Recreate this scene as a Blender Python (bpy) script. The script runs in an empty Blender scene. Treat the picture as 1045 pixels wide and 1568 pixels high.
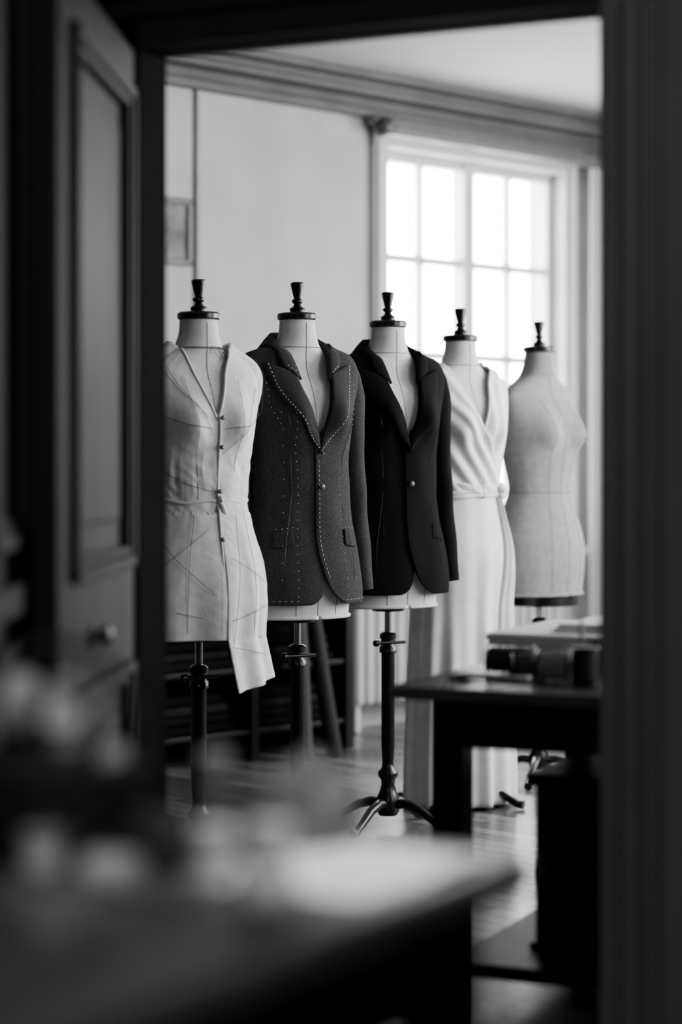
import bpy, bmesh, math, random
from mathutils import Vector, Matrix, noise
random.seed(7)
S = bpy.context.scene
COL = S.collection
PI = math.pi
EYE = 1.13

# ------------------------------------------------------------------ materials
def mat(name, v, rough=0.6, v2=None, scale=20.0, bump=0.0, bscale=60.0, stretch=None, spec=0.5,
        metal=0.0, detail=4.0, coat=0.0, transl=0.0, sheen=0.0):
    m = bpy.data.materials.new(name); m.use_nodes = True
    nt = m.node_tree; N = nt.nodes; L = nt.links
    b = N['Principled BSDF']; out = N['Material Output']
    b.inputs['Base Color'].default_value = (v, v, v, 1)
    b.inputs['Roughness'].default_value = rough
    b.inputs['Metallic'].default_value = metal
    b.inputs['Specular IOR Level'].default_value = spec
    b.inputs['Coat Weight'].default_value = coat
    b.inputs['Sheen Weight'].default_value = sheen
    tc = N.new('ShaderNodeTexCoord'); mp = N.new('ShaderNodeMapping')
    L.new(tc.outputs['Object'], mp.inputs['Vector'])
    if stretch: mp.inputs['Scale'].default_value = stretch
    if v2 is None: v2 = v * 0.85
    n = N.new('ShaderNodeTexNoise'); n.inputs['Scale'].default_value = scale; n.inputs['Detail'].default_value = detail
    L.new(mp.outputs['Vector'], n.inputs['Vector'])
    r = N.new('ShaderNodeValToRGB')
    r.color_ramp.elements[0].position = 0.35; r.color_ramp.elements[0].color = (v2, v2, v2, 1)
    r.color_ramp.elements[1].position = 0.65; r.color_ramp.elements[1].color = (v, v, v, 1)
    L.new(n.outputs['Fac'], r.inputs['Fac']); L.new(r.outputs['Color'], b.inputs['Base Color'])
    if bump > 0:
        n2 = N.new('ShaderNodeTexNoise'); n2.inputs['Scale'].default_value = bscale; n2.inputs['Detail'].default_value = 3
        L.new(mp.outputs['Vector'], n2.inputs['Vector'])
        bp = N.new('ShaderNodeBump'); bp.inputs['Strength'].default_value = bump; bp.inputs['Distance'].default_value = 0.004
        L.new(n2.outputs['Fac'], bp.inputs['Height']); L.new(bp.outputs['Normal'], b.inputs['Normal'])
    if transl > 0:
        t = N.new('ShaderNodeBsdfTranslucent'); t.inputs['Color'].default_value = (v, v, v, 1)
        mx = N.new('ShaderNodeMixShader'); mx.inputs['Fac'].default_value = transl
        L.new(b.outputs['BSDF'], mx.inputs[1]); L.new(t.outputs['BSDF'], mx.inputs[2]); L.new(mx.outputs['Shader'], out.inputs['Surface'])
    return m

def floor_mat():
    m = bpy.data.materials.new('parquet'); m.use_nodes = True
    nt = m.node_tree; N = nt.nodes; L = nt.links; b = N['Principled BSDF']
    tc = N.new('ShaderNodeTexCoord'); mp = N.new('ShaderNodeMapping'); mp.inputs['Rotation'].default_value = (0, 0, 0.75)
    L.new(tc.outputs['Object'], mp.inputs['Vector'])
    br = N.new('ShaderNodeTexBrick'); br.inputs['Scale'].default_value = 1.0
    br.inputs['Brick Width'].default_value = 0.42; br.inputs['Row Height'].default_value = 0.075
    br.inputs['Mortar Size'].default_value = 0.003
    br.inputs['Color1'].default_value = (.22, .22, .22, 1); br.inputs['Color2'].default_value = (.08, .08, .08, 1)
    br.inputs['Mortar'].default_value = (.012, .012, .012, 1)
    L.new(mp.outputs['Vector'], br.inputs['Vector'])
    L.new(br.outputs['Color'], b.inputs['Base Color'])
    b.inputs['Roughness'].default_value = 0.26
    bp = N.new('ShaderNodeBump'); bp.inputs['Strength'].default_value = .4; bp.inputs['Distance'].default_value = .003
    L.new(br.outputs['Fac'], bp.inputs['Height']); bp.invert = True
    L.new(bp.outputs['Normal'], b.inputs['Normal'])
    return m

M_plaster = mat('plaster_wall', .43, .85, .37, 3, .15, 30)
M_plasterL = mat('plaster_wall_low_bounce', .18, .85, .15, 3, .15, 30)  # unseen left wall, colour darkened to cut bounced light
M_ceil = mat('ceiling_paint', .42, .9, .38, 2)
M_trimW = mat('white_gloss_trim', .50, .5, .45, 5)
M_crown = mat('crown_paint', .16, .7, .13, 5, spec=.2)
M_hall = mat('dark_hall_paint', .08, .6, .06, 4, .2, 25, spec=.2)
M_jamb = mat('casing_paint_lit', .30, .45, .24, 6, .15, 40, (1,1,.2), spec=.4)  # paler copy: light on the right casing is set in its colour
M_wallD = mat('door_wall_paint_shaded', .012, .8, .008, 6, .15, 40, spec=.04)  # near-black copy: shade on left casing and reveal is set in the colour
M_door = mat('door_paint', .065, .55, .045, 6, .2, 40, (1, 1, .15), spec=.14)
M_black = mat('black_lacquer', .007, .28, .005, 20, 0, spec=.5)
M_brass = mat('brass_grey', .25, .45, .18, 20, 0, metal=1)
M_linen = mat('form_linen', .60, .85, .54, 60, .25, 500, sheen=.1)
M_linen5 = mat('form_linen_grey', .29, .88, .24, 40, .25, 500, sheen=.05)  # greyer linen for the last form
M_muslin = mat('muslin', .66, .85, .58, 30, .3, 350)
M_satin = mat('white_crepe', .70, .6, .64, 20, .1, 300, sheen=.2)
M_wool = mat('charcoal_wool', .068, .95, .026, 360, .5, 600, sheen=.04, detail=2, spec=.2)
M_woolL = mat('charcoal_wool_lapel', .060, .95, .024, 360, .5, 600, sheen=.04, detail=2, spec=.2)
M_blackw = mat('black_wool', .0080, .92, .0055, 300, .3, 600, spec=.15)
M_thread = mat('white_thread', .7, .8, .6, 50)
M_ink = mat('pencil_line', .05, .8, .04, 50)
M_seam = mat('seam_grey', .22, .8, .18, 50)
M_dwood = mat('dark_wood', .016, .35, .008, 8, .1, 40, (1, 12, 12), spec=.4)
M_desk = mat('desk_wood', .14, .27, .08, 6, .05, 40, (1, 10, 10), spec=.9, coat=.6)
M_fgwood = mat('foreground_table_wood', .15, .38, .08, 5, .1, 30, (8, 1, 8))
M_paper = mat('paper', .82, .7, .76, 6)
M_radi = mat('radiator_enamel', .6, .35, .55, 6)
M_curt = mat('sheer_curtain', .85, .8, .8, 6, transl=.5)
M_dark = mat('dark_thread', .02, .7, .01, 100, .3, 300)
M_midth = mat('grey_thread', .25, .7, .18, 100, .3, 300)
M_button = mat('horn_button', .10, .35, .06, 100)
M_lightth = mat('pale_thread', .82, .6, .75, 100, .3, 300)
M_wick = mat('wicker', .07, .6, .03, 60, .6, 120)
M_floor = floor_mat()
M_steel = mat('steel', .6, .2, .5, 30, metal=1)

# ------------------------------------------------------------------ helpers
def empty(name, M):
    e = bpy.data.objects.new(name, None); e.empty_display_size = .1
    COL.objects.link(e); e.matrix_world = M; return e

def obj(name, verts, faces, m, parent=None, M=None, smooth=False, loc=None):
    me = bpy.data.meshes.new(name); me.from_pydata([tuple(v) for v in verts], [], faces); me.update()
    o = bpy.data.objects.new(name, me); COL.objects.link(o)
    if m: me.materials.append(m)
    if parent: o.parent = parent
    if M is not None: o.matrix_world = M
    if loc is not None: o.location = loc
    if smooth:
        for p in me.polygons: p.use_smooth = True
    bm = bmesh.new(); bm.from_mesh(me); bmesh.ops.recalc_face_normals(bm, faces=bm.faces); bm.to_mesh(me); bm.free()
    return o

class MB:
    """accumulates many shapes in one mesh"""
    def __init__(s): s.v = []; s.f = []
    def add(s, v, f):
        o = len(s.v); s.v += [Vector(x) for x in v]; s.f += [[i + o for i in q] for q in f]; return s
    def box(s, x0, x1, y0, y1, z0, z1):
        v = [(x0,y0,z0),(x1,y0,z0),(x1,y1,z0),(x0,y1,z0),(x0,y0,z1),(x1,y0,z1),(x1,y1,z1),(x0,y1,z1)]
        return s.add(v, [[0,3,2,1],[4,5,6,7],[0,1,5,4],[1,2,6,5],[2,3,7,6],[3,0,4,7]])
    def lathe(s, prof, seg=32, c=(0,0,0), axis='Z', rot=None):
        v = []; f = []; n = len(prof)
        for r, z in prof:
            for k in range(seg):
                a = 2*PI*k/seg; p = Vector((r*math.cos(a), r*math.sin(a), z))
                if axis == 'X': p = Vector((p.z, p.x, p.y))
                if axis == 'Y': p = Vector((p.x, p.z, p.y))
                if rot is not None: p = rot @ p
                v.append(p + Vector(c))
        for i in range(n-1):
            for k in range(seg):
                k2 = (k+1) % seg
                f.append([i*seg+k, i*seg+k2, (i+1)*seg+k2, (i+1)*seg+k])
        f.append(list(range(seg))[::-1]); f.append([(n-1)*seg+k for k in range(seg)])
        return s.add(v, f)
    def tube(s, pts, rad, seg=12, flat=1.0):
        pts = [Vector(p) for p in pts]; n = len(pts); v = []; f = []
        if not isinstance(rad, (list, tuple)): rad = [rad]*n
        t0 = (pts[1]-pts[0]).normalized()
        up = Vector((0,0,1)) if abs(t0.z) < .9 else Vector((0,1,0))
        a = t0.cross(up).normalized()
        for i in range(n):
            t = (pts[min(i+1,n-1)] - pts[max(i-1,0)]).normalized()
            a = (a - t*a.dot(t)).normalized(); b = t.cross(a)
            for k in range(seg):
                q = 2*PI*k/seg
                v.append(pts[i] + a*math.cos(q)*rad[i] + b*math.sin(q)*rad[i]*flat)
        for i in range(n-1):
            for k in range(seg):
                k2 = (k+1) % seg
                f.append([i*seg+k, i*seg+k2, (i+1)*seg+k2, (i+1)*seg+k])
        f.append(list(range(seg))[::-1]); f.append([(n-1)*seg+k for k in range(seg)])
        return s.add(v, f)
    def obj(s, name, m, parent=None, M=None, smooth=False, loc=None, bevel=0, angle=None):
        o = obj(name, s.v, s.f, m, parent, M, smooth, loc)
        if bevel:
            md = o.modifiers.new('bevel', 'BEVEL'); md.width = bevel; md.segments = 2; md.limit_method = 'ANGLE'
        if smooth and angle:
            try: o.data.set_sharp_from_angle(angle=angle)
            except Exception: pass
        return o

def frame(x, y, deg, z=0): return Matrix.Translation((x, y, z)) @ Matrix.Rotation(math.radians(deg), 4, 'Z')

def wall(name, p0, deg, L, H, thick, m, openings=(), y0=0.0, x0=0.0):
    mb = MB(); xs = x0
    for (a, b, z0, z1) in sorted(openings):
        mb.box(xs, a, y0, y0+thick, 0, H)
        if z0 > 0: mb.box(a, b, y0, y0+thick, 0, z0)
        if z1 < H: mb.box(a, b, y0, y0+thick, z1, H)
        xs = b
    mb.box(xs, L, y0, y0+thick, 0, H)
    return mb.obj(name, m, M=frame(p0[0], p0[1], deg))

# ------------------------------------------------------------------ room shell
H1 = 2.83
MB().box(-3.2, 3.6, -1.7, 12.2, -.1, 0).obj('floor', M_floor)
# studio
BW = (-.384, 8.66); BA = 44.2
W1 = (.80, 2.01, .75, 2.54)
wall('wall_back', BW, BA, 4.0, H1+.1, .2, M_plaster, [W1], x0=-2.3)
DA = -24.34; DP = (-.363, 4.24); DW = .953; DH = 1.962
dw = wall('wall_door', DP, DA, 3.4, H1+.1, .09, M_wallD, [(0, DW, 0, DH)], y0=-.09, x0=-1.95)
RP = (2.48, 11.45); RA = -88.9
WR = [(2.0, 3.4, .8, 2.6), (4.2, 5.6, .8, 2.6), (6.4, 7.8, .8, 2.6)]
wall('wall_right', RP, RA, 8.75, H1+.1, .2, M_plaster, WR)
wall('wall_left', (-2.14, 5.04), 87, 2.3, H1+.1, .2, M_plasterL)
# ceilings
obj('ceiling', [(-2.4,5.1,H1),(2.9,2.7,H1),(2.9,12.2,H1),(-2.4,7.2,H1),(-2.4,5.1,H1+.1),(2.9,2.7,H1+.1),(2.9,12.2,H1+.1),(-2.4,7.2,H1+.1)],
    [[0,3,2,1],[4,5,6,7],[0,1,5,4],[1,2,6,5],[2,3,7,6],[3,0,4,7]], M_ceil)
# hall
MB().box(-.62, -.52, 2.95, 4.19, 0, 2.6).obj('wall_hall_left', M_hall)
MB().box(-2.1, -.52, 2.85, 2.95, 0, 2.6).obj('wall_hall_corner', M_hall)
MB().box(-2.1, -2.0, -1.6, 2.85, 0, 2.6).obj('wall_hall_side', M_hall)
MB().box(-2.1, 1.6, -1.6, -1.5, 0, 2.6).obj('wall_hall_rear', M_hall)
MB().box(1.5, 1.6, -1.5, 3.33, 0, 2.6).obj('wall_hall_right', M_hall)
obj('ceiling_hall', [(-2.1,-1.6,2.6),(1.6,-1.6,2.6),(1.6,3.3,2.6),(-.6,4.25,2.6),(-2.1,4.25,2.6),
                     (-2.1,-1.6,2.7),(1.6,-1.6,2.7),(1.6,3.3,2.7),(-.6,4.25,2.7),(-2.1,4.25,2.7)],
    [[0,4,3,2,1],[5,6,7,8,9],[0,1,6,5],[1,2,7,6],[2,3,8,7],[3,4,9,8],[4,0,5,9]], M_hall)

# ------------------------------------------------------------------ windows
def window(idx, M, o, cols, rows, curtain=False):
    a, b, z0, z1 = o
    e = empty('window_%d' % idx, M @ Matrix.Translation((a, 0, z0)))
    w = b-a; h = z1-z0
    mb = MB()
    mb.box(0, .04, .05, .11, 0, h).box(w-.04, w, .05, .11, 0, h).box(0, w, .05, .11, 0, .06).box(0, w, .05, .11, h-.045, h)
    mb.box(w/2-.036, w/2+.036, .04, .12, 0, h)
    for s0, s1 in ((.04, w/2-.036), (w/2+.036, w-.04)):
        mb.box((s0+s1)/2-.013, (s0+s1)/2+.013, .06, .10, 0, h)
    for z in rows: mb.box(.03, w-.03, .06, .10, z-z0-.017, z-z0+.017)
    mb.obj('sash', M_trimW, e, bevel=.004)
    c = MB()
    c.box(-.09, 0, -.03, 0, -.02, h+.09).box(w, w+.09, -.03, 0, -.02, h+.09).box(-.09, w+.09, -.035, 0, h, h+.10)
    c.box(-.075, -.02, -.045, -.03, -.02, h+.06).box(w+.02, w+.075, -.045, -.03, -.02, h+.06).box(-.11, w+.11, -.055, 0, h+.09, h+.12)
    c.box(-.12, w+.12, -.09, .05, -.04, 0)
    c.obj('casing', M_trimW, e, bevel=.004)
    return e
MBk = frame(BW[0], BW[1], BA); MRt = frame(RP[0], RP[1], RA)
window(1, MBk, W1, 2, [2.07, 1.64, 1.21])
for i, o in enumerate(WR): window(2+i, MRt, o, 2, [2.1, 1.67, 1.24])

def arealight(name, M, w, h, power):
    l = bpy.data.lights.new(name, 'AREA'); l.shape = 'RECTANGLE'; l.size = w; l.size_y = h; l.energy = power
    o = bpy.data.objects.new(name, l); COL.objects.link(o); o.visible_camera = True
    o.matrix_world = M @ Matrix.Rotation(-PI/2, 4, 'X'); return o
arealight('window_daylight', MBk @ Matrix.Translation(((W1[0]+W1[1])/2, .35, 1.7)), 2.0, 2.4, 200)
for o,pw in zip(WR,(85,140,50)):
    arealight('window_daylight', MRt @ Matrix.Translation(((o[0]+o[1])/2, .3, 1.75)), 1.5, 1.9, pw)

# trims of back wall
t = MB(); 
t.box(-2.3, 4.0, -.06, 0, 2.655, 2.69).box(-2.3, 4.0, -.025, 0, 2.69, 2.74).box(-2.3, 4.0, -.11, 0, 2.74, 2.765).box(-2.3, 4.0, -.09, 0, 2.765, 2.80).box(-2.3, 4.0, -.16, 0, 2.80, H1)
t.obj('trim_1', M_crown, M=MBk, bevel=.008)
MB().box(-2.3, 4.0, -.02, 0, 0, .14).box(-2.3, 4.0, -.03, 0, .12, .135).obj('baseboard_back', M_trimW, M=MBk, bevel=.004)
MB().box(-.295, -.272, -.018, 0, .14, 2.66).obj('trim_2', mat('pipe_paint',.34,.7), M=MBk, bevel=.008)
# picture frame on wall
e = empty('picture_frame', MBk @ Matrix.Translation((-.56, -.004, 1.94)))
MB().box(0,.24,-.02,0,0,.025).box(0,.24,-.02,0,.245,.27).box(0,.025,-.02,0,0,.27).box(.215,.24,-.02,0,0,.27).obj('frame', mat('picture_moulding', .12, .5), e, bevel=.003)
MB().box(.02,.22,-.01,0,.02,.25).obj('print', mat('old_print', .2, .7, .10, 12), e)
# curtain rail + curtain
e = empty('curtain_rail', MBk)
MB().box(.72, 2.9, -.13, -.07, 2.575, 2.62).box(.70, 2.9, -.14, -.06, 2.62, 2.635).obj('pelmet_rail', mat('rail_paint', .14, .5), e, bevel=.006)
MB().lathe([(0.004,-.05),(.03,-.04),(.042,-.015),(.042,.015),(.03,.04),(.004,.05)], 20, (.71,-.10,2.61), 'X').obj('rail_end', mat('rail_knob', .08, .4), e, smooth=True)
v=[];f=[]
n=120
for i in range(n+1):
    x=2.10+ .75*i/n
    for z in (.06,.9,1.8,2.57):
        y=-.12+.02*math.sin(i*.62)+.006*math.sin(i*.21+z)
        v.append((x,y,z))
for i in range(n):
    for j in range(3): f.append([i*4+j,(i+1)*4+j,(i+1)*4+j+1,i*4+j+1])
obj('sheer_curtain', v, f, M_curt, M=MBk, smooth=True)

# ------------------------------------------------------------------ door frame & leaf
MD = frame(DP[0], DP[1], DA)
c = MB()
def casing_v(x, s):
    # profile strips going outward from the opening edge x, s=+1 right, -1 left
    for a, b, d in ((0,.035,.012),(.035,.085,.020),(.10,.112,.022),(.125,.17,.042)):
        x0, x1 = x+s*a, x+s*b
        c.box(min(x0,x1), max(x0,x1), -.09-d, -.088, 0, DH+.02)
    c.box(min(x,x+s*.17), max(x,x+s*.17), -.10, -.088, 0, DH+.02)
    c.lathe([(.021,0),(.021,DH)], 20, (x+s*.06, -.108, 0))
casing_v(DW, 1)
c.obj('door_frame', M_jamb, M=MD, bevel=.004)
c = MB()
c.box(0, DW+.17, -.10, -.088, DH, DH+.18).box(-.0, DW+.0, -.108, -.09, DH, DH+.05).box(0, DW+.17, -.132, -.09, DH+.125, DH+.17)
c.lathe([(.02,-.05),(.02,DW+.05)], 20, (0,-.108,DH+.075), 'X')
c.box(DW+.0, DW+.12, 0, .02, 0, DH+.12).box(0, DW, 0, .02, DH, DH+.12)
c.obj('trim_5', M_hall, M=MD, bevel=.004)
c = MB(); casing_v(0, -1)
c.box(-.17, 0, -.10, -.088, DH, DH+.18).box(-.12, 0, 0, .02, 0, DH+.12)
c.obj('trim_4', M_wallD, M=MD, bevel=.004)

ML = frame(-.405, 4.085, -93.1)
e = empty('door_1', ML)
LW = .78; LH = 1.945
d = MB()
d.box(0, LW, -.028, -.012, .01, LH)                      # core (panels)
for a, b in ((0,.055),(LW-.10,LW)): d.box(a, b, -.04, 0, .01, LH)
for a, b in ((.01,.22),(.76,.94),(1.86,LH)): d.box(.05, LW-.09, -.04, 0, a, b)
d.obj('leaf', M_door, e, bevel=.003)
d = MB()
for z0, z1 in ((.22,.76),(.94,1.86)):
    x0, x1 = .055, LW-.10
    for k, w, h in ((0,.022,.016),(.022,.018,.008)):
        d.box(x0+k, x0+k+w, -.02, h, z0+k, z1-k).box(x1-k-w, x1-k, -.02, h, z0+k, z1-k)
        d.box(x0+k, x1-k, -.02, h, z0+k, z0+k+w).box(x0+k, x1-k, -.02, h, z1-k-w, z1-k)
    d.box(x0+.09, x1-.09, -.02, -.004, z0+.09, z1-.09)
d.obj('panel_mouldings', M_door, e, bevel=.005)
MB().lathe([(.018,0),(.018,.004),(.008,.006),(.008,.012),(.016,.015),(.019,.022),(.016,.029),(.008,.033),(.002,.034)], 24, (.46,0,.84), 'Y').obj('knob', M_brass, e, smooth=True)

# panelled hall wall trims
d = MB()
for y0, y1 in ((3.02, 3.42), (3.50, 4.02)):
    for z0, z1 in ((.18,.86),(1.0,2.35)):
        for k, w, h in ((0,.03,.018),(.03,.02,.009)):
            d.box(-.53,-.52+h, y0+k, y0+k+w, z0+k, z1-k).box(-.53,-.52+h, y1-k-w, y1-k, z0+k, z1-k)
            d.box(-.53,-.52+h, y0+k, y1-k, z0+k, z0+k+w).box(-.53,-.52+h, y0+k, y1-k, z1-k-w, z1-k)
d.box(-.53,-.495,2.95,4.1,.90,.95)
d.obj('trim_3', M_hall, bevel=.004)

# ------------------------------------------------------------------ body profile
PR = [(0,.162,.110,.120),(.10,.172,.114,.130),(.20,.168,.112,.128),(.30,.142,.100,.105),(.37,.128,.092,.088),
      (.45,.133,.094,.090),(.52,.146,.100,.098),(.58,.156,.102,.106),(.63,.166,.094,.108),(.68,.174,.076,.100),
      (.712,.174,.058,.084),(.738,.156,.050,.076),(.758,.126,.049,.072),(.775,.096,.049,.070),(.79,.075,.051,.068),
      (.815,.061,.052,.062),(.84,.055,.051,.054),(.875,.053,.050,.050)]
def herm(z):
    if z <= PR[0][0]: return PR[0][1:]
    if z >= PR[-1][0]: return PR[-1][1:]
    for i in range(len(PR)-1):
        if PR[i][0] <= z <= PR[i+1][0]: break
    p0, p1 = PR[i], PR[i+1]; pm = PR[max(i-1,0)]; pp = PR[min(i+2,len(PR)-1)]
    h = p1[0]-p0[0]; t = (z-p0[0])/h; r = []
    for k in (1,2,3):
        m0 = (p1[k]-pm[k])/(p1[0]-pm[0])*h if p1[0] > pm[0] else 0
        m1 = (pp[k]-p0[k])/(pp[0]-p0[0])*h
        r.append((2*t**3-3*t*t+1)*p0[k]+(t**3-2*t*t+t)*m0+(-2*t**3+3*t*t)*p1[k]+(t**3-t*t)*m1)
    return tuple(r)
def ss(a, b, x):
    t = max(0, min(1, (x-a)/(b-a))); return t*t*(3-2*t)
BUST = 1.0
def P(z, th, off=0.0):
    a, bf, bb = herm(z); s, c = math.sin(th), math.cos(th)
    b = bf if c > 0 else bb
    x = (a+off)*s; y = -(b+off)*c
    if c > 0:
        for sg in (-1, 1):
            dz = (z-.575); sz = .050 if dz < 0 else .075
            y -= BUST*.034*math.exp(-((x-sg*.076)/.046)**2-(dz/sz)**2)*min(1, c*2.5)
        y -= .006*math.exp(-((z-.15)/.1)**2)*c
    return Vector((x, y, z+off*ss(.66,.74,z)))
def FX(x, z, off=0.0):
    a = herm(z)[0]+off
    th = math.asin(max(-.999, min(.999, x/a))); return P(z, th, off)
def wrapa(t):
    while t > PI: t -= 2*PI
    while t <= -PI: t += 2*PI
    return t
def neckz(th, zV, xt, zt=.79):
    th = wrapa(th)
    if abs(th) > PI/2: return zt
    s = abs(math.sin(th)); z = zV
    while z < zt:
        if herm(z)[0]*s <= xt*(z-zV)/(zt-zV): return z
        z += .0015
    return zt

def shell(name, parent, m, thA, thB, n, zb, zt, k, off, thick=.003, loc=None):
    v=[];f=[]
    for i in range(n+1):
        u=i/n; tt = thA(.7)*(1-u)+thB(.7)*u
        b0 = zb(u, tt); t0 = zt(tt)
        for j in range(k+1):
            z = b0+(t0-b0)*j/k
            th = thA(z)*(1-u)+thB(z)*u
            v.append(P(z, th, off(z, wrapa(th), u)))
    for i in range(n):
        for j in range(k): f.append([i*(k+1)+j,(i+1)*(k+1)+j,(i+1)*(k+1)+j+1,i*(k+1)+j+1])
    o = obj(name, v, f, m, parent, smooth=True, loc=loc)
    if thick:
        md = o.modifiers.new('thickness','SOLIDIFY'); md.thickness = thick; md.offset = 0
    return o

def polyl(pts, step=.01):
    out=[]
    for a, b in zip(pts[:-1], pts[1:]):
        a=Vector(a); b=Vector(b); n=max(1,int((b-a).length/step))
        for i in range(n): out.append(a.lerp(b,i/n))
    out.append(Vector(pts[-1])); return out
def line_on(mb, pts, off, r=.0010, dash=None):
    """pts (theta,z); on torso surface"""
    q = polyl([(p[0]*.13, p[1]) for p in pts], .008 if not dash else .001)
    w = [P(p[1], p[0]/.13, off) for p in q]
    if not dash: mb.tube(w, r, 6); return
    stitch(mb, w, r, dash)
def stitch(mb, w, r, dash):
    L=0; seg=[w[0]]; on=True
    for a,b in zip(w[:-1], w[1:]):
        L+=(b-a).length
        if on: seg.append(b)
        if on and L>dash[0]:
            if len(seg)>1: mb.tube([seg[0], seg[len(seg)//2], seg[-1]] if len(seg)>2 else seg, r, 5)
            on=False; L=0
        elif not on and L>dash[1]:
            on=True; L=0; seg=[b]

# ------------------------------------------------------------------ dress form
forms = [(-.392,5.755,.665,31),(-.128,6.13,.690,33),(.147,6.53,.695,31),(.400,7.00,.680,36),(.712,7.51,.672,46)]
def dress_form(i, m):
    X,Y,H,fa = forms[i]
    e = empty('dress_form', frame(X,Y,fa))
    kk = .15 if i==4 else 0
    def Q(z,th,off=0):
        p=P(z,th,off); s=1+kk*(1-ss(.58,.80,z))-(.10*math.exp(-((z-.38)/.07)**2) if i==4 else 0)
        return Vector((p.x*s,p.y*s,p.z))
    v=[];f=[];n=96;k=110
    for j in range(k+1):
        z=.875*j/k
        for a in range(n): v.append(Q(z,2*PI*a/n))
    for j in range(k):
        for a in range(n):
            b=(a+1)%n; f.append([j*n+a,j*n+b,(j+1)*n+b,(j+1)*n+a])
    f.append([a for a in range(n)]); f.append([k*n+a for a in range(n)])
    obj('torso', v, f, m, e, smooth=True, loc=(0,0,H)).data.set_sharp_from_angle(angle=1.0)
    # cap + finial
    mb=MB()
    mb.lathe([(.003,-.004),(.054,-.004),(.059,0),(.060,.012),(.055,.017),(.022,.020),(.022,.026),(.024,.030),(.013,.037),(.010,.044),(.017,.050),(.017,.055),(.010,.060),
              (.012,.066),(.020,.098),(.0205,.104),(.016,.108),(.002,.109)],40,(0,0,.875))
    mb.obj('neck_cap', M_black, e, smooth=True, loc=(0,0,H), angle=.7)
    # seams
    mb=MB()
    for th in (0,.42,-.42,PI/2,-PI/2,PI,PI-.45,-PI+.45):
        zt=.86 if abs(th)>1.5 and abs(th)<1.6 or th in (0,PI) else .70
        mb.tube([Q(zt*q/60+.002,th,.0004) for q in range(61)],.0008,6)
    for z in (.37,.79):
        mb.tube([Q(z,2*PI*q/60,.001) for q in range(61)], .0012 if z>.5 else .002, 5)
    mb.obj('seams', M_seam, e, loc=(0,0,H))
    mb=MB(); mb.tube([Q(.006,2*PI*q/60,.002) for q in range(61)], .006, 8)
    mb.obj('hem_binding', m, e, smooth=True, loc=(0,0,H))
    # stand
    mb=MB()
    mb.lathe([(.002,.045),(.028,.045),(.037,.06),(.038,.095),(.028,.115),(.021,.14),(.022,.155),(.031,.168),(.031,.18),(.021,.19),(.0175,.21),(.021,.26),(.021,H-.145),(.027,H-.142),
              (.027,H-.125),(.022,H-.120),(.022,H-.10),(.026,H-.098),(.026,H-.085),(.018,H-.078)],28)
    for q in range(4):
        a=2*PI*q/4+.5; dx,dy=math.cos(a),math.sin(a)
        mb.tube([(dx*r,dy*r,z) for r,z in ((.01,.08),(.06,.085),(.11,.07),(.16,.04),(.20,.018),(.225,.016))],[.018,.016,.014,.012,.012,.015],10)
    # tightening lever
    mb.tube([(-.05,-.02,H-.11),(.05,-.02,H-.11)],.0055,8)
    mb.lathe([(.004,-.012),(.011,-.006),(.011,.006),(.004,.012)],12,(-.055,-.02,H-.11),'X')
    mb.obj('stand', M_black, e, smooth=True, angle=.8)
    MB().lathe([(.011,H-.09),(.011,H+.01)],16).obj('steel_rod', M_steel, e, smooth=True, angle=.8)
    if i==4: MB().lathe([(.002,H-.035),(.13,H-.035),(.14,H-.03),(.14,H-.002),(.002,H-.002)],36).obj('base_plate', M_black, e, smooth=True, angle=.8)
    else: MB().lathe([(.002,H-.012),(.05,H-.012),(.05,H-.002),(.002,H-.002)],24).obj('base_plate', M_black, e, smooth=True, angle=.8)
    return e
for i in range(5): dress_form(i, M_linen5 if i==4 else M_linen)

# ------------------------------------------------------------------ 1: muslin toile
X,Y,H,fa=forms[0]
e=empty('muslin_toile', frame(X,Y,fa)); lo=(0,0,H)
nz=lambda s,p: noise.noise(Vector(p)*s)
def wr(x,z,seed=0):
    a=nz(1,(x*16+seed,z*30+x*18,seed)); b=nz(1,(x*30,z*11-x*8,seed+5))
    return (1-abs(a)*2.2)*.5+(1-abs(b)*2.2)*.5
def offT(z,th,u):
    x=th*.14
    o=.0075+.0035*wr(x,z,1)*(.25+math.exp(-((z-.43)/.08)**2))
    o+=.007*math.exp(-((z-.42)/.07)**2)*abs(math.sin(th*4.2+.4))*.6
    if z<.34: o+=.006+.016*ss(.34,.0,z)*(.5+.5*math.sin(th*7+1))
    if abs(abs(th)-PI/2)<.5: o+=.012*ss(.60,.70,z)*math.cos((abs(th)-PI/2)*PI)
    return o
shell('bodice', e, M_muslin, lambda z:-.02, lambda z:2*PI+.05, 300, lambda u,t:-.002, lambda t:neckz(t,.60,.074), 160, offT, .003, lo)
# long hanging front panel
v=[];f=[];n=50;k=90
for i in range(n+1):
    u=i/n
    for j in range(k+1):
        z=.372-(.372+.145-.035*u)*j/k
        d=j/k
        th=.04+u*(.95+.10*d)+.05*d
        o=.014+.007*math.sin(u*13+d*2)*d+.020*d+.0015*wr(u*.15,z,3)
        p=P(z,th,o); 
        if z<0: p.y-=.012*(-z/.14); p.x+=.020*(-z/.14)
        v.append(p)
for i in range(n):
    for j in range(k): f.append([i*(k+1)+j,(i+1)*(k+1)+j,(i+1)*(k+1)+j+1,i*(k+1)+j+1])
o=obj('hanging_panel', v,f,M_muslin,e,smooth=True,loc=lo); md=o.modifiers.new('t','SOLIDIFY'); md.thickness=.003
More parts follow.
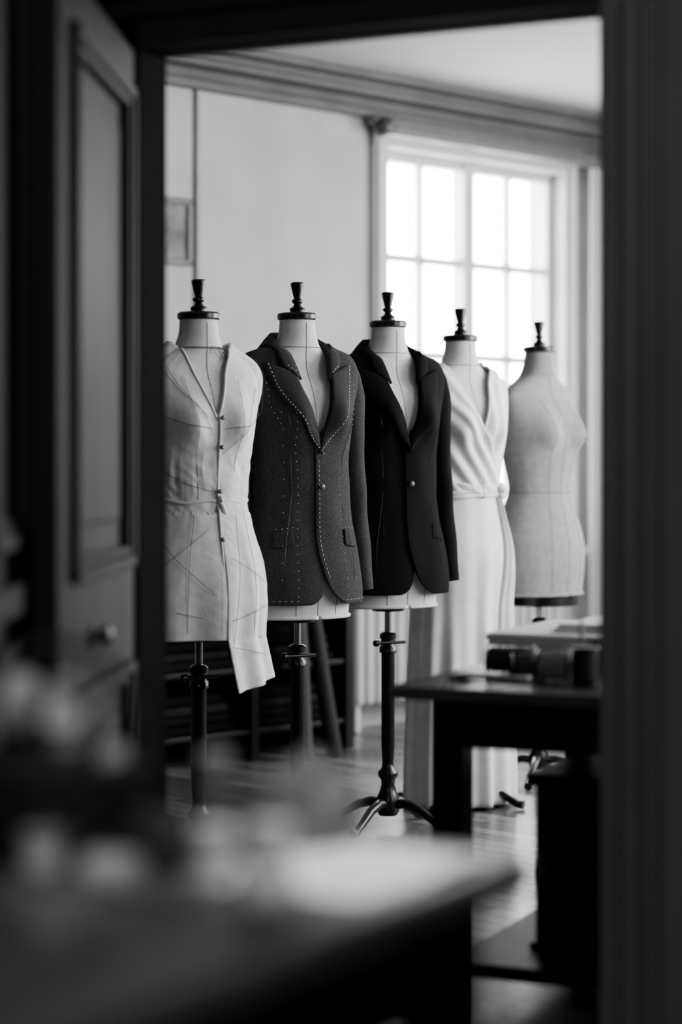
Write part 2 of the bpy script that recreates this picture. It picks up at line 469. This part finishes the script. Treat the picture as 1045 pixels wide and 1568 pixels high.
# collar/neckline facing, waist tie, placket
mb=MB()
mb.tube([P(.372+.004*math.sin(q*.5),2*PI*q/80,.013) for q in range(81)], .0032, 8, 1.6)
mb.tube([P(.372,.05,.014),P(.36,.10,.020),P(.345,.15,.018),P(.335,.22,.014)],[.005,.007,.005,.002],8)
mb.tube([P(.372,.02,.014),P(.385,.06,.022),P(.372,.12,.018)],[.005,.007,.004],8)
for sg in (-1,1):
    pts=[]
    for q in range(30):
        s=q/29; z=.60+.18*s; x=sg*(.004+.070*s); pts.append(FX(x,z,.010))
    mb.tube(pts,.0035,8,1.0)
mb.tube([P(.60-.6*q/40,.03,.013+(.006 if q/40>.4 else 0)) for q in range(41)],.0035,8)
mb.obj('bound_edges', M_muslin, e, smooth=True, loc=lo)
mb=MB()
for z in (.60,.52,.40,.27):
    c=P(z,.05,.022); mb.lathe([(.002,-.003),(.0065,-.002),(.0065,.002),(.002,.003)],14,c,'Y')
mb.obj('buttons', mat('button_grey',.12,.4), e, smooth=True, loc=lo)
mb=MB(); r=.0007; o=.0140
L=lambda pts,oo=o: line_on(mb,pts,oo,r)
L([(.45,.70),(.42,.60),(.40,.50),(.37,.38)]); L([(-.45,.70),(-.42,.60),(-.40,.50),(-.37,.38)])
L([(-1.2,.62),(-.6,.58),(-.1,.57)]); L([(.1,.57),(.7,.58),(1.3,.62)]); L([(.1,.50),(.5,.56),(.9,.68)])
L([(-.7,.72),(-.3,.62),(-.1,.55)]); L([(-.9,.74),(-.2,.60)]); L([(-1.3,.47),(-.6,.42),(-.1,.40)],.017)
L([(-.45,.35),(-.5,.2),(-.52,.02)],.022); L([(-1.2,.30),(-.1,.12)],.026); L([(-.9,.20),(-.2,.30)],.026); L([(-1.3,.10),(-.3,.06)],.026)
L([(.5,.35),(.55,.15),(.60,-.12)],.034); L([(.12,.05),(.9,.09)],.036); L([(.14,.22),(.85,.15)],.031); L([(.3,.34),(.15,-.1)],.034); L([(.12,-.02),(.85,-.05)],.046)
mb.obj('pattern_marks', M_ink, e, loc=lo)
mb=MB()   # scribble thread on neck + armhole seams
for k2 in range(3):
    mb.tube([P(.775+.02*math.sin(q*.9+k2),.1+q*.05+.2*k2,.003) for q in range(10)],.0007,5)
mb.tube([P(.79-.0*q,-1.6+.1*q,.004) for q in range(32)],.0009,5)
for sg in (-1,1):
    mb.tube([P(.665+.055*math.cos(q*.21), sg*(PI/2+(.45)*math.sin(q*.21)), .0225) for q in range(31)],.0010,5)
mb.obj('tack_thread', M_ink, e, loc=lo)

# ------------------------------------------------------------------ jackets
def jacket(idx, m, ml, baste):
    X,Y,H,fa=forms[idx]
    e=empty('tailored_jacket', frame(X,Y,fa)); lo=(0,0,H)
    zb0=.045; ZV=.52
    def offJ(z,th,u):
        o=.016+.014*math.exp(-((z-.38)/.09)**2)+.016*ss(.22,.04,z)
        o+=.0035*(1-2*u)
        o+=.010*ss(.62,.71,z)*(1-ss(.745,.775,z))*abs(math.sin(th))**4   # padded shoulder
        o+=.006*nz(7,(th*.3,z,idx+3))
        return o
    cutA=lambda z: .30*ss(.26,.0,z)**1.5
    cutB=lambda z: .10*ss(.22,.0,z)**1.5
    def zb(u,t):
        R=.050 if u<.5 else .035
        d=min(u,1-u)/R
        return zb0+((.070 if u<.5 else .045)*(1-math.sqrt(max(0,1-(1-d)**2))) if d<1 else 0)
    shell('body', e, m, lambda z:-.09+cutA(z), lambda z:2*PI+.06-cutB(z), 240, zb, lambda t:neckz(t,ZV,.080), 100, offJ, .005, lo)
    of=lambda z: offJ(z,.3,.05)
    # lapels
    ZL=.225
    lx=lambda s:(-.008+.068*s, ZV-.040+ZL*s, .080*math.sin(min(1,s*1.02)*PI/2)**.9+.008*s)
    for sg in (-1,1):
        v=[];f=[];n=40;k=10
        for i in range(n+1):
            s=i/n; x,z,w=lx(s); dz=.026*s
            for j in range(k+1):
                t=j/k; xx=x+w*t; zz=z+dz*(t-.3)*.8
                p=FX(sg*xx,zz,of(zz)+.005+.006*math.sin(t*PI)*.7*(1-.5*s)+(.004 if sg>0 else .001))
                v.append(p)
        for i in range(n):
            for j in range(k): f.append([i*(k+1)+j,(i+1)*(k+1)+j,(i+1)*(k+1)+j+1,i*(k+1)+j+1])
        o=obj('lapel', v,f,ml,e,smooth=True,loc=lo); md=o.modifiers.new('t','SOLIDIFY'); md.thickness=.003; md.offset=0
    # collar
    def cr(pts,n):
        out=[]; Q=[pts[0]]+pts+[pts[-1]]
        for i in range(1,len(Q)-2):
            for a in range(n):
                t=a/n; p0,p1,p2,p3=[Vector(q) for q in Q[i-1:i+3]]
                out.append(.5*((2*p1)+(-p0+p2)*t+(2*p0-5*p1+4*p2-p3)*t*t+(-p0+3*p1-3*p2+p3)*t**3))
        out.append(Vector(pts[-1])); return out
    f0=FX(.048,.686,of(.686)+.008); f1=FX(.064,.738,.025)
    o0=FX(.096,.712,of(.712)+.009); o1=FX(.104,.738,.027)
    F=[f0,f1,Vector((.074,-.042,.785)),Vector((.079,-.004,.812)),Vector((.062,.055,.832)),Vector((0,.082,.838))]
    O=[o0,o1,Vector((.104,-.044,.783)),Vector((.110,.004,.796)),Vector((.088,.078,.785)),Vector((0,.104,.778))]
    I=[f0+Vector((0,.010,0)),f1+Vector((0,.012,0)),Vector((.070,-.034,.778)),Vector((.072,0,.79)),Vector((.055,.048,.80)),Vector((0,.070,.80))]
    for sg in (-1,1):
        A=cr(F,8);B=cr(O,8);C=cr(I,8); v=[];f=[]
        fl=lambda p: Vector((p.x*sg,p.y,p.z))
        for a,b,c in zip(A,B,C):
            mid=a.lerp(b,.45)+Vector((0,0,.003)); top=a+Vector((0,0,.001))
            for p in (c,c.lerp(a,.6),top,mid,a.lerp(b,.75)+Vector((0,0,.001)),b): v.append(fl(p))
        for i in range(len(A)-1):
            for j in range(5): f.append([i*6+j,(i+1)*6+j,(i+1)*6+j+1,i*6+j+1])
        o=obj('collar', v,f,ml,e,smooth=True,loc=lo); md=o.modifiers.new('t','SOLIDIFY'); md.thickness=.003; md.offset=0
        # sleeve
        pts=[(.135,.006,.738),(.158,.008,.730),(.174,.010,.705),(.184,.012,.66),(.188,.014,.60),(.194,.016,.52),(.200,.016,.42),(.206,.010,.32),(.211,.0,.22),(.216,-.010,.13),(.219,-.015,.075)]
        rad=[.018,.036,.050,.055,.055,.052,.050,.048,.046,.044,.043]
        Pp=cr([Vector(p) for p in pts],5); Rr=[]
        for i in range(len(rad)-1):
            for a in range(5): Rr.append(rad[i]+(rad[i+1]-rad[i])*a/5)
        Rr.append(rad[-1])
        mb=MB(); mb.tube([(p.x*sg,p.y,p.z) for p in Pp],Rr,28,1.0)
        for q in mb.v:
            q.x=sg*.195+(q.x-sg*.195)*.80; 
            q.x+=.004*nz(11,(q.x*2,q.y*2,q.z)); q.y+=.005*nz(9,(q.x*2,q.y*2,q.z+4))
        mb.obj('sleeve', m, e, smooth=True, loc=lo, angle=1.2)
    # pocket flaps
    for sg in (-1,1):
        v=[];f=[]
        for i in range(17):
            x=.088+.050*i/16
            for j in range(7):
                z=.262-.046*j/6-.008*(i/16) 
                v.append(FX(sg*x,z,of(z)+.004))
        for i in range(16):
            for j in range(6): f.append([i*7+j,(i+1)*7+j,(i+1)*7+j+1,i*7+j+1])
        o=obj('pocket_flap',v,f,m,e,smooth=True,loc=lo); md=o.modifiers.new('t','SOLIDIFY'); md.thickness=.005; md.offset=0
    mb=MB()
    c=FX(.002,.385,of(.385)+.010); mb.lathe([(.002,-.003),(.008,-.0025),(.0092,0),(.008,.0025),(.002,.003)],18,c,'Y')
    mb.obj('button', M_button, e, smooth=True, loc=lo)
    # darts / seams
    mb=MB()
    for sg in (-1,1):
        line_on(mb,[(sg*a,z) for a,z in ((.62,.60),(.56,.45),(.55,.37),(.6,.25),(.66,.06))], .030, .0008)
    mb.obj('seams', M_black, e, loc=lo)
    if baste:
        mb=MB(); D=(.004,.006)
        def FL(pts,oo,dash=D,r=.0010):
            q=polyl([(a,b,0) for a,b in pts],.0015)
            stitch(mb,[FX(p.x,p.y,of(p.y)+oo) for p in q],r,dash)
        for sg in (-1,1):
            ed=[]
            for i in range(0,41):
                s=i/40; x,z,w=lx(s)
                ed.append((sg*(x+w*.90),z+.026*s*.5))
            FL(ed,.0125,D,.0009)
            FL([(sg*.062,.70),(sg*.090,.713)],.015)
            FL([(sg*.090,.64),(sg*.088,.58),(sg*.072,.45),(sg*.07,.37),(sg*.08,.20),(sg*.085,.07)],.0065,(.003,.020),.0008)
            FL([(sg*.120,.60),(sg*.105,.45),(sg*.112,.30),(sg*.13,.08)],.0065,(.003,.045),.0008)
            FL([(sg*.088,.268),(sg*.138,.262)],.008,(.003,.012),.0007)
            FL([(sg*.15,.68),(sg*.145,.62),(sg*.12,.56)],.010,(.003,.014),.0008)
        # front edge
        pts=[]
        for q in range(60):
            z=.46-.34*q/59; th=-.09+cutA(z)+.06; pts.append(P(z,th,offJ(z,th,0)+.004))
        den=lambda pts:[p for a,b in zip(pts[:-1],pts[1:]) for p in (a,a.lerp(b,.33),a.lerp(b,.66))]
        stitch(mb,den(pts),.0010,(.005,.006))
        for sg,uu in ((1,.1),(-1,.9)):
            pts=[]
            for q in range(55):
                th=sg*(.40+q*.028); z=zb0+.012; pts.append(P(z,th,offJ(z,th,uu)+.004))
            stitch(mb,den(pts),.0008,(.004,.012))
        mb.obj('basting_stitches', M_thread, e, loc=lo)
    return e
jacket(1, M_wool, M_woolL, True)
jacket(2, M_blackw, M_blackw, False)

# ------------------------------------------------------------------ 4: wrap dress
X,Y,H,fa=forms[3]
e=empty('wrap_dress', frame(X,Y,fa)); lo=(0,0,H)
def offD(z,th,u):
    a=herm(z)[0]; x=a*math.sin(th)
    o=.014
    if abs(th)<1.6:
        xe=-.080+(.765-z)*.46          # wrap edge
        if x<xe: o+=.006+.0055*math.sin((z+1.6*x)*78+2.5*nz(5,(x,z,0)))*(.4+.6*ss(.75,.5,z))
        else: o+=.0035*math.sin((x*120-z*25))
    else: o+=.002*math.sin(th*16)
    return o
shell('bodice', e, M_satin, lambda z:0, lambda z:2*PI, 300, lambda u,t:.37, lambda t:neckz(t,.575,.090,.787), 110, offD, .003, lo)
mb=MB()
mb.tube([FX(.090-.088*s,.765-.19*s,.016) for s in [q/30 for q in range(31)]],.004,8)
for k in range(4):
    mb.tube([P(.355+.012*k+.004*math.sin(q*.3+k),2*PI*q/90,.018+.002*math.sin(q*.7+k*2)) for q in range(91)],.008,8)
mb.tube([P(.37,.55,.022),P(.385,.65,.034),P(.37,.76,.032),P(.355,.7,.030),P(.36,.58,.024)],[.010,.014,.015,.013,.008],10)
mb.obj('drape_edges_and_sash', M_satin, e, smooth=True, loc=lo)
v=[];f=[];n=260;k=70
zlo=-(H-.012)
for i in range(n):
    th=2*PI*i/n
    for j in range(k+1):
        s=j/k; z=.37+(zlo-.37)*s
        am=.001+.016*ss(.05,1,s)
        o=.014+.02*ss(.1,1,s)+am*(math.sin(th*11+2*math.sin(s*2))*.6+math.sin(th*17+1.3)*.4)
        v.append(P(z,th,o))
for i in range(n):
    for j in range(k):
        i2=(i+1)%n; f.append([i*(k+1)+j,i2*(k+1)+j,i2*(k+1)+j+1,i*(k+1)+j+1])
o=obj('skirt', v,f,M_satin,e,smooth=True,loc=lo); md=o.modifiers.new('t','SOLIDIFY'); md.thickness=.003
v=[];f=[];n=70;k=60
for i in range(n+1):
    u=i/n
    for j in range(k+1):
        s=j/k; z=.365-(.86-.15*u)*s
        th=.64+(u-.5)*(.12+.60*ss(0,.6,s))+.1*s
        ed=math.sin(u*PI)**.35
        o=.016+(.012+.008*s)*ed+(.004+.012*s)*math.sin(u*22)*ed
        p=P(z,th,o); v.append(p)
for i in range(n):
    for j in range(k): f.append([i*(k+1)+j,(i+1)*(k+1)+j,(i+1)*(k+1)+j+1,i*(k+1)+j+1])
o=obj('cascading_tie', v,f,M_satin,e,smooth=True,loc=lo); md=o.modifiers.new('t','SOLIDIFY'); md.thickness=.003

# ------------------------------------------------------------------ work table (studio)
MT = frame(.097, 4.27, DA); TZ=.685
e=empty('work_table', MT)
MB().box(0,1.5,0,1.0,TZ-.028,TZ).obj('top', M_desk, e, bevel=.004)
mb=MB()
for x in (.08,1.35):
    for y in (.03,.90): mb.box(x,x+.07,y,y+.07,0,TZ-.028)
mb.box(.10,1.4,.04,.065,TZ-.125,TZ-.028).box(.10,1.4,.935,.96,TZ-.125,TZ-.028).box(.09,.115,.06,.93,TZ-.125,TZ-.028).box(1.38,1.405,.06,.93,TZ-.125,TZ-.028)
mb.box(.09,1.41,.10,.95,.08,.11)
mb.obj('legs_and_apron', M_dwood, e, bevel=.004)
# chest on lower shelf
e=empty('storage_chest', MT @ Matrix.Translation((.22,.28,.11)))
mb=MB().box(0,.6,0,.45,0,.345).box(-.015,.615,-.015,.465,.345,.372)
for z in (.02,.13,.24): mb.box(.02,.58,-.012,0,z,z+.095)
mb.box(-.01,.61,-.01,.46,0,.015)
mb.obj('chest_body', M_dwood, e, bevel=.003)
mb=MB()
for z in (.065,.175,.285):
    for x in (.15,.45): mb.lathe([(.004,0),(.004,-.01),(.010,-.014),(.010,-.022),(.002,-.024)],14,(x,-.012,z),'Y')
mb.obj('knobs', M_dark, e, smooth=True)
# things on table
Tz=lambda x,y,z=0: MT @ Matrix.Translation((x,y,TZ+z))
e=empty('storage_box', Tz(.12,.56))
MB().box(0,.5,0,.36,0,.040).box(-.004,.504,-.004,.364,.026,.045).obj('box', M_dark, e, bevel=.002)
e=empty('paper_pad', Tz(.03,.50,.045))
mb=MB()
for k in range(7):
    dx=random.uniform(-.006,.006); dy=random.uniform(-.006,.006)
    mb.box(dx,.62+dx,dy,.46+dy,k*.004,k*.004+.0032)
mb.obj('sheets', M_paper, e)
e=empty('paper_pad', Tz(.16,.56,.0731))
mb=MB()
for k in range(5): mb.box(k*.004,.40+k*.002,k*.003,.3,k*.004,k*.004+.0032)
mb.obj('sheets', M_paper, e)
def spool(M, r, h, mth, mend, axis='Z', name='thread_spool'):
    e=empty(name, M)
    prof=[(.004,0),(r*.95,0),(r,.002),(r*.9,.006),(r*.55,.008)]
    MB().lathe(prof+[(r*.5,.01),(r*.5,h-.01),(r*.55,h-.008),(r*.9,h-.006),(r,h-.002),(r*.95,h),(.004,h)],24,axis=axis).obj('reel', mend, e, smooth=True, angle=.9)
    pr=[(r*.5,.009)]
    for k in range(14):
        z=.010+(h-.02)*k/13; pr.append((r*.9+.0012*(k%2),z))
    pr.append((r*.5,h-.009))
    MB().lathe(pr,24,axis=axis).obj('thread', mth, e, smooth=True)
    return e
R=lambda d: Matrix.Rotation(math.radians(d),4,'Z')
spool(Tz(.090,.33,.030)@R(12),.030,.10,M_dark,M_dwood,'X')
spool(Tz(.165,.42,.028)@R(-10),.028,.09,M_dark,M_dwood,'X')
spool(Tz(.165,.27,.026)@R(30),.026,.07,M_dark,M_black,'X')
spool(Tz(.245,.205,.034)@R(8),.034,.078,M_midth,M_dwood,'X')
spool(Tz(.37,.15),.030,.080,M_dark,M_dwood)
spool(Tz(.43,.24),.028,.08,M_dark,M_black)
spool(Tz(.285,.36),.024,.06,M_dark,M_black)
e=empty('awl', Tz(.315,.30)); MB().lathe([(.012,0),(.012,.03),(.006,.04),(.0035,.05),(.003,.12),(.001,.125)],14).obj('handle', M_black, e, smooth=True)
e=empty('chalk_ruler', Tz(.045,.235)@R(4)); mb=MB().box(0,.17,0,.035,0,.004)
for k in range(17): mb.box(.005+k*.01,.0056+k*.01,0,.008 if k%5 else .015,.004,.0044)
mb.obj('rule', M_paper, e, bevel=.001)
e=empty('fabric_scissors', Tz(.13,.15))
mb=MB()
mb.tube([(.0,0,.006),(.06,.012,.007),(.12,.02,.004)],[.005,.006,.001],8,.4); mb.tube([(.0,.02,.006),(.06,.012,.010),(.12,.002,.006)],[.005,.006,.001],8,.4)
for s in (-1,1): mb.tube([(-.03+.022*math.cos(q*.42),s*.02+.01+.015*math.sin(q*.42),.007) for q in range(16)],.004,8)
mb.obj('blades', M_black, e, smooth=True)

# ------------------------------------------------------------------ back of the studio
MS = MBk @ Matrix.Translation((-1.45,-.47,0))
e=empty('shelving_unit', MS)
W=1.6; mb=MB().box(0,W,0,.42,.80,.83)
for x in (0,.52,1.05,W-.04): mb.box(x,x+.04,0,.42,0,.80)
for z in (.10,.34,.58): mb.box(0,W,.01,.41,z,z+.02)
mb.box(0,W,.40,.42,0,.8)
mb.obj('carcass', M_dwood, e, bevel=.003)
mf=[mat('folded_cloth_a',.015,.95,spec=.1),mat('folded_cloth_b',.028,.95,spec=.1),mat('folded_cloth_c',.010,.95,spec=.1)]
for ci,m in enumerate(mf):
    mb=MB()
    for bx in (.05,.57,1.10):
        for si,z in enumerate((.12,.36,.60)):
            zz=z
            for k in range(4):
                if (k+si+int(bx*10))%3==ci:
                    mb.box(bx+.01+.01*k,bx+.42-.015*k,.03+.01*(k%2),.38,zz,zz+.034)
                zz+=.037
    mb.obj('folded_cloth', m, e, bevel=.012)
for i,(x,dx) in enumerate(((1.20,.05),(1.36,-.06))):
    e=empty('fabric_roll', MS@Matrix.Translation((x,-.14,0)))
    MB().tube([(0,0,.005),(dx*.5,.05,.35),(dx,.115,.78)],[.032,.033,.032],20).obj('roll', (mat('roll_cloth',.07,.8),M_dark)[i], e, smooth=True, angle=.8)
# radiator
e=empty('radiator', MBk@Matrix.Translation((.42,-.17,0)))
mb=MB()
for k in range(22):
    x=.03+k*.062
    mb.box(x,x+.046,.0,.10,.12,.66)
    mb.lathe([(.018,.12),(.023,.14),(.023,.64),(.018,.66)],12,(x+.023,0,0))
mb.box(0,1.42,.03,.07,.15,.19).box(0,1.42,.03,.07,.59,.63)
for x in (.06,1.33): mb.box(x,x+.03,.02,.08,0,.14)
mb.obj('columns', M_radi, e, bevel=.006)

# ------------------------------------------------------------------ foreground table
FZ=.75
ang=math.degrees(math.atan2(.5,-.86))
MF=frame(.19,2.05,ang)   # x axis = (-.86,.5) ; y axis = (-.5,-.86)
e=empty('hall_table', MF)
MB().box(0,.74,0,.95,FZ-.035,FZ).obj('top', M_fgwood, e, bevel=.006)
mb=MB()
for x in (.04,.64):
    for y in (.04,.85): mb.box(x,x+.06,y,y+.06,0,FZ-.035)
mb.box(.05,.70,.05,.07,FZ-.14,FZ-.035).box(.05,.70,.88,.90,FZ-.14,FZ-.035).box(.05,.07,.05,.90,FZ-.14,FZ-.035).box(.67,.69,.05,.90,FZ-.14,FZ-.035)
mb.obj('legs_and_apron', M_dwood, e, bevel=.005)
F3=lambda x,y,z=0: Matrix.Translation((x,y,FZ+z))
e=empty('pattern_paper', MF@Matrix.Translation((.03,.04,FZ)))
v=[];f=[]
for i in range(13):
    for j in range(13):
        x=.20*i/12; y=.25*j/12; v.append((x,y,.002+.006*max(0,nz(8,(x,y,2)))))
for i in range(12):
    for j in range(12): f.append([i*13+j,(i+1)*13+j,(i+1)*13+j+1,i*13+j+1])
o=obj('sheet',v,f,M_paper,e,smooth=True); md=o.modifiers.new('t','SOLIDIFY'); md.thickness=.001
def crumple(name,M,rx,ry,rz,m,seed,amp=.35,fr=3.2):
    bm=bmesh.new(); bmesh.ops.create_icosphere(bm,subdivisions=5,radius=1)
    for q in bm.verts:
        n=noise.noise(q.co*fr*.5+Vector((seed,0,0)))*amp+abs(noise.noise(q.co*fr+Vector((0,seed,0))))*amp*.7
        q.co*=1+n; q.co.z=max(q.co.z,-.25)
        q.co=Vector((q.co.x*rx,q.co.y*ry,(q.co.z+.25)*rz))
    me=bpy.data.meshes.new(name); bm.to_mesh(me); bm.free()
    for p in me.polygons: p.use_smooth=True
    me.materials.append(m); e=empty(name,M); o=bpy.data.objects.new('cloth',me); COL.objects.link(o); o.parent=e
M_cl1=mat('grey_cloth',.22,.8,.14,20,.2,100); M_cl2=mat('pale_cloth',.75,.75,.65,20,.2,100); M_cl3=mat('dark_cloth',.05,.8,.03,20,.2,100)
crumple('crumpled_fabric',F3(-.045,2.115),.060,.050,.062,M_cl1,3)
crumple('crumpled_fabric',F3(-.175,2.00),.045,.04,.040,M_cl3,8)
crumple('crumpled_fabric',F3(-.25,1.75),.060,.050,.028,M_cl1,5)
# basket with cloth and spools
e=empty('sewing_basket',F3(-.285,2.08))
MB().lathe([(.002,0),(.070,0),(.080,.02),(.088,.06),(.092,.085),(.096,.09),(.092,.095),(.084,.088),(.080,.06),(.072,.02),(.002,.012)],40).obj('wicker_body',M_wick,e,smooth=True)
mb=MB()
for k in range(7):
    mb.tube([((.0865+.0012*k)*math.cos(q*PI/24),(.0865+.0012*k)*math.sin(q*PI/24),.012+.012*k+.003*math.sin(q*PI/2+k*PI)) for q in range(49)],.0045,6)
mb.tube([(.09*math.cos(a),0,.085+.12*math.sin(a)) for a in [PI*q/20 for q in range(21)]],.006,8)
mb.obj('weave_and_handle',M_wick,e,smooth=True)
bm=bmesh.new(); bmesh.ops.create_icosphere(bm,subdivisions=4,radius=.072)
for q in bm.verts: q.co*=1+.35*noise.noise(q.co*30); q.co.z=q.co.z*.55+.075
me=bpy.data.meshes.new('cloth_filling'); bm.to_mesh(me); bm.free(); me.materials.append(M_cl3)
for p in me.polygons: p.use_smooth=True
o=bpy.data.objects.new('cloth_filling',me); COL.objects.link(o); o.parent=e
mb=MB()
for (x,y,z,r) in ((-.035,-.02,.150,.022),(.015,-.04,.118,.022),(.055,-.01,.085,.020),(.0,.03,.15,.017)):
    mb.lathe([(.004,-r),(r,-r*.9),(r*.8,-r*.7),(r*.8,r*.7),(r,r*.9),(.004,r)],16,(x,y,z),rot=Matrix.Rotation(x*30,3,'X'))
mb.obj('cotton_reels',M_lightth,e,smooth=True,angle=.8)
spool(F3(-.118,1.93),.022,.050,M_lightth,M_cl2)
spool(F3(-.066,1.90),.023,.058,M_lightth,M_cl2)
spool(F3(-.085,1.755,.0225)@R(20),.022,.045,M_lightth,M_cl2,'X')
spool(F3(-.225,1.86,.0205)@R(-15),.020,.045,M_lightth,M_cl2,'X')
spool(F3(-.275,1.92),.020,.045,M_lightth,M_cl2)
spool(F3(-.13,2.16),.018,.085,M_midth,M_cl2)

# ------------------------------------------------------------------ added lights in hall, out of view
e=empty('added_ceiling_lamp', Matrix.Translation((.15,.5,2.6)))  # unseen lamp, added to lift the dark casing and hall
MB().lathe([(.002,0),(.06,0),(.06,-.02),(.01,-.03),(.008,-.20),(.03,-.22),(.12,-.27),(.15,-.33),(.145,-.33),(.115,-.275),(.02,-.23),(.002,-.23)],32).obj('shade', M_hall, e, smooth=True)
l=bpy.data.lights.new('added_hall_bulb','POINT'); l.shadow_soft_size=.06; l.energy=44
o=bpy.data.objects.new('added_hall_bulb',l); COL.objects.link(o); o.location=(.15,.5,2.20)
# unseen spotlight, added to brighten the sheet on the near table
src=Vector((.35,2.35,2.45)); tgt=Vector((.03,2.02,.75)); dq=(tgt-src).to_track_quat('-Z','Y')
e=empty('added_ceiling_spotlight', Matrix.Translation((.35,2.35,2.6)))
mb=MB().lathe([(.002,0),(.05,0),(.05,-.015),(.012,-.02),(.010,-.09),(.002,-.09)],20)
mb.lathe([(.002,.10),(.035,.10),(.045,.06),(.045,-.02),(.041,-.02),(.041,.05),(.002,.06)],24,(0,0,-.13),rot=dq.to_matrix())
mb.obj('housing', M_black, e, smooth=True, angle=.8)
l=bpy.data.lights.new('added_spot_bulb','SPOT'); l.shadow_soft_size=.03; l.energy=95; l.spot_size=math.radians(18); l.spot_blend=1.0
o=bpy.data.objects.new('added_spot_bulb',l); COL.objects.link(o); o.matrix_world=Matrix.Translation(Vector((.35,2.35,2.47)))@dq.to_matrix().to_4x4()

w=bpy.data.worlds.new('World'); S.world=w; w.use_nodes=True
w.node_tree.nodes['Background'].inputs['Color'].default_value=(1,1,1,1)
w.node_tree.nodes['Background'].inputs['Strength'].default_value=1.5

# ------------------------------------------------------------------ camera
cam=bpy.data.cameras.new('camera'); co=bpy.data.objects.new('camera',cam); COL.objects.link(co)
co.location=(0,0,EYE); co.rotation_euler=(PI/2,0,0)
cam.sensor_fit='VERTICAL'; cam.sensor_height=36; cam.sensor_width=24; cam.lens=73.5
cam.shift_y=-.0434; cam.clip_start=.05
cam.dof.use_dof=True; cam.dof.focus_distance=6.05; cam.dof.aperture_fstop=1.3
S.camera=co
S.view_settings.view_transform='AgX'
S.view_settings.look='AgX - Medium High Contrast'
S.view_settings.exposure=0.25
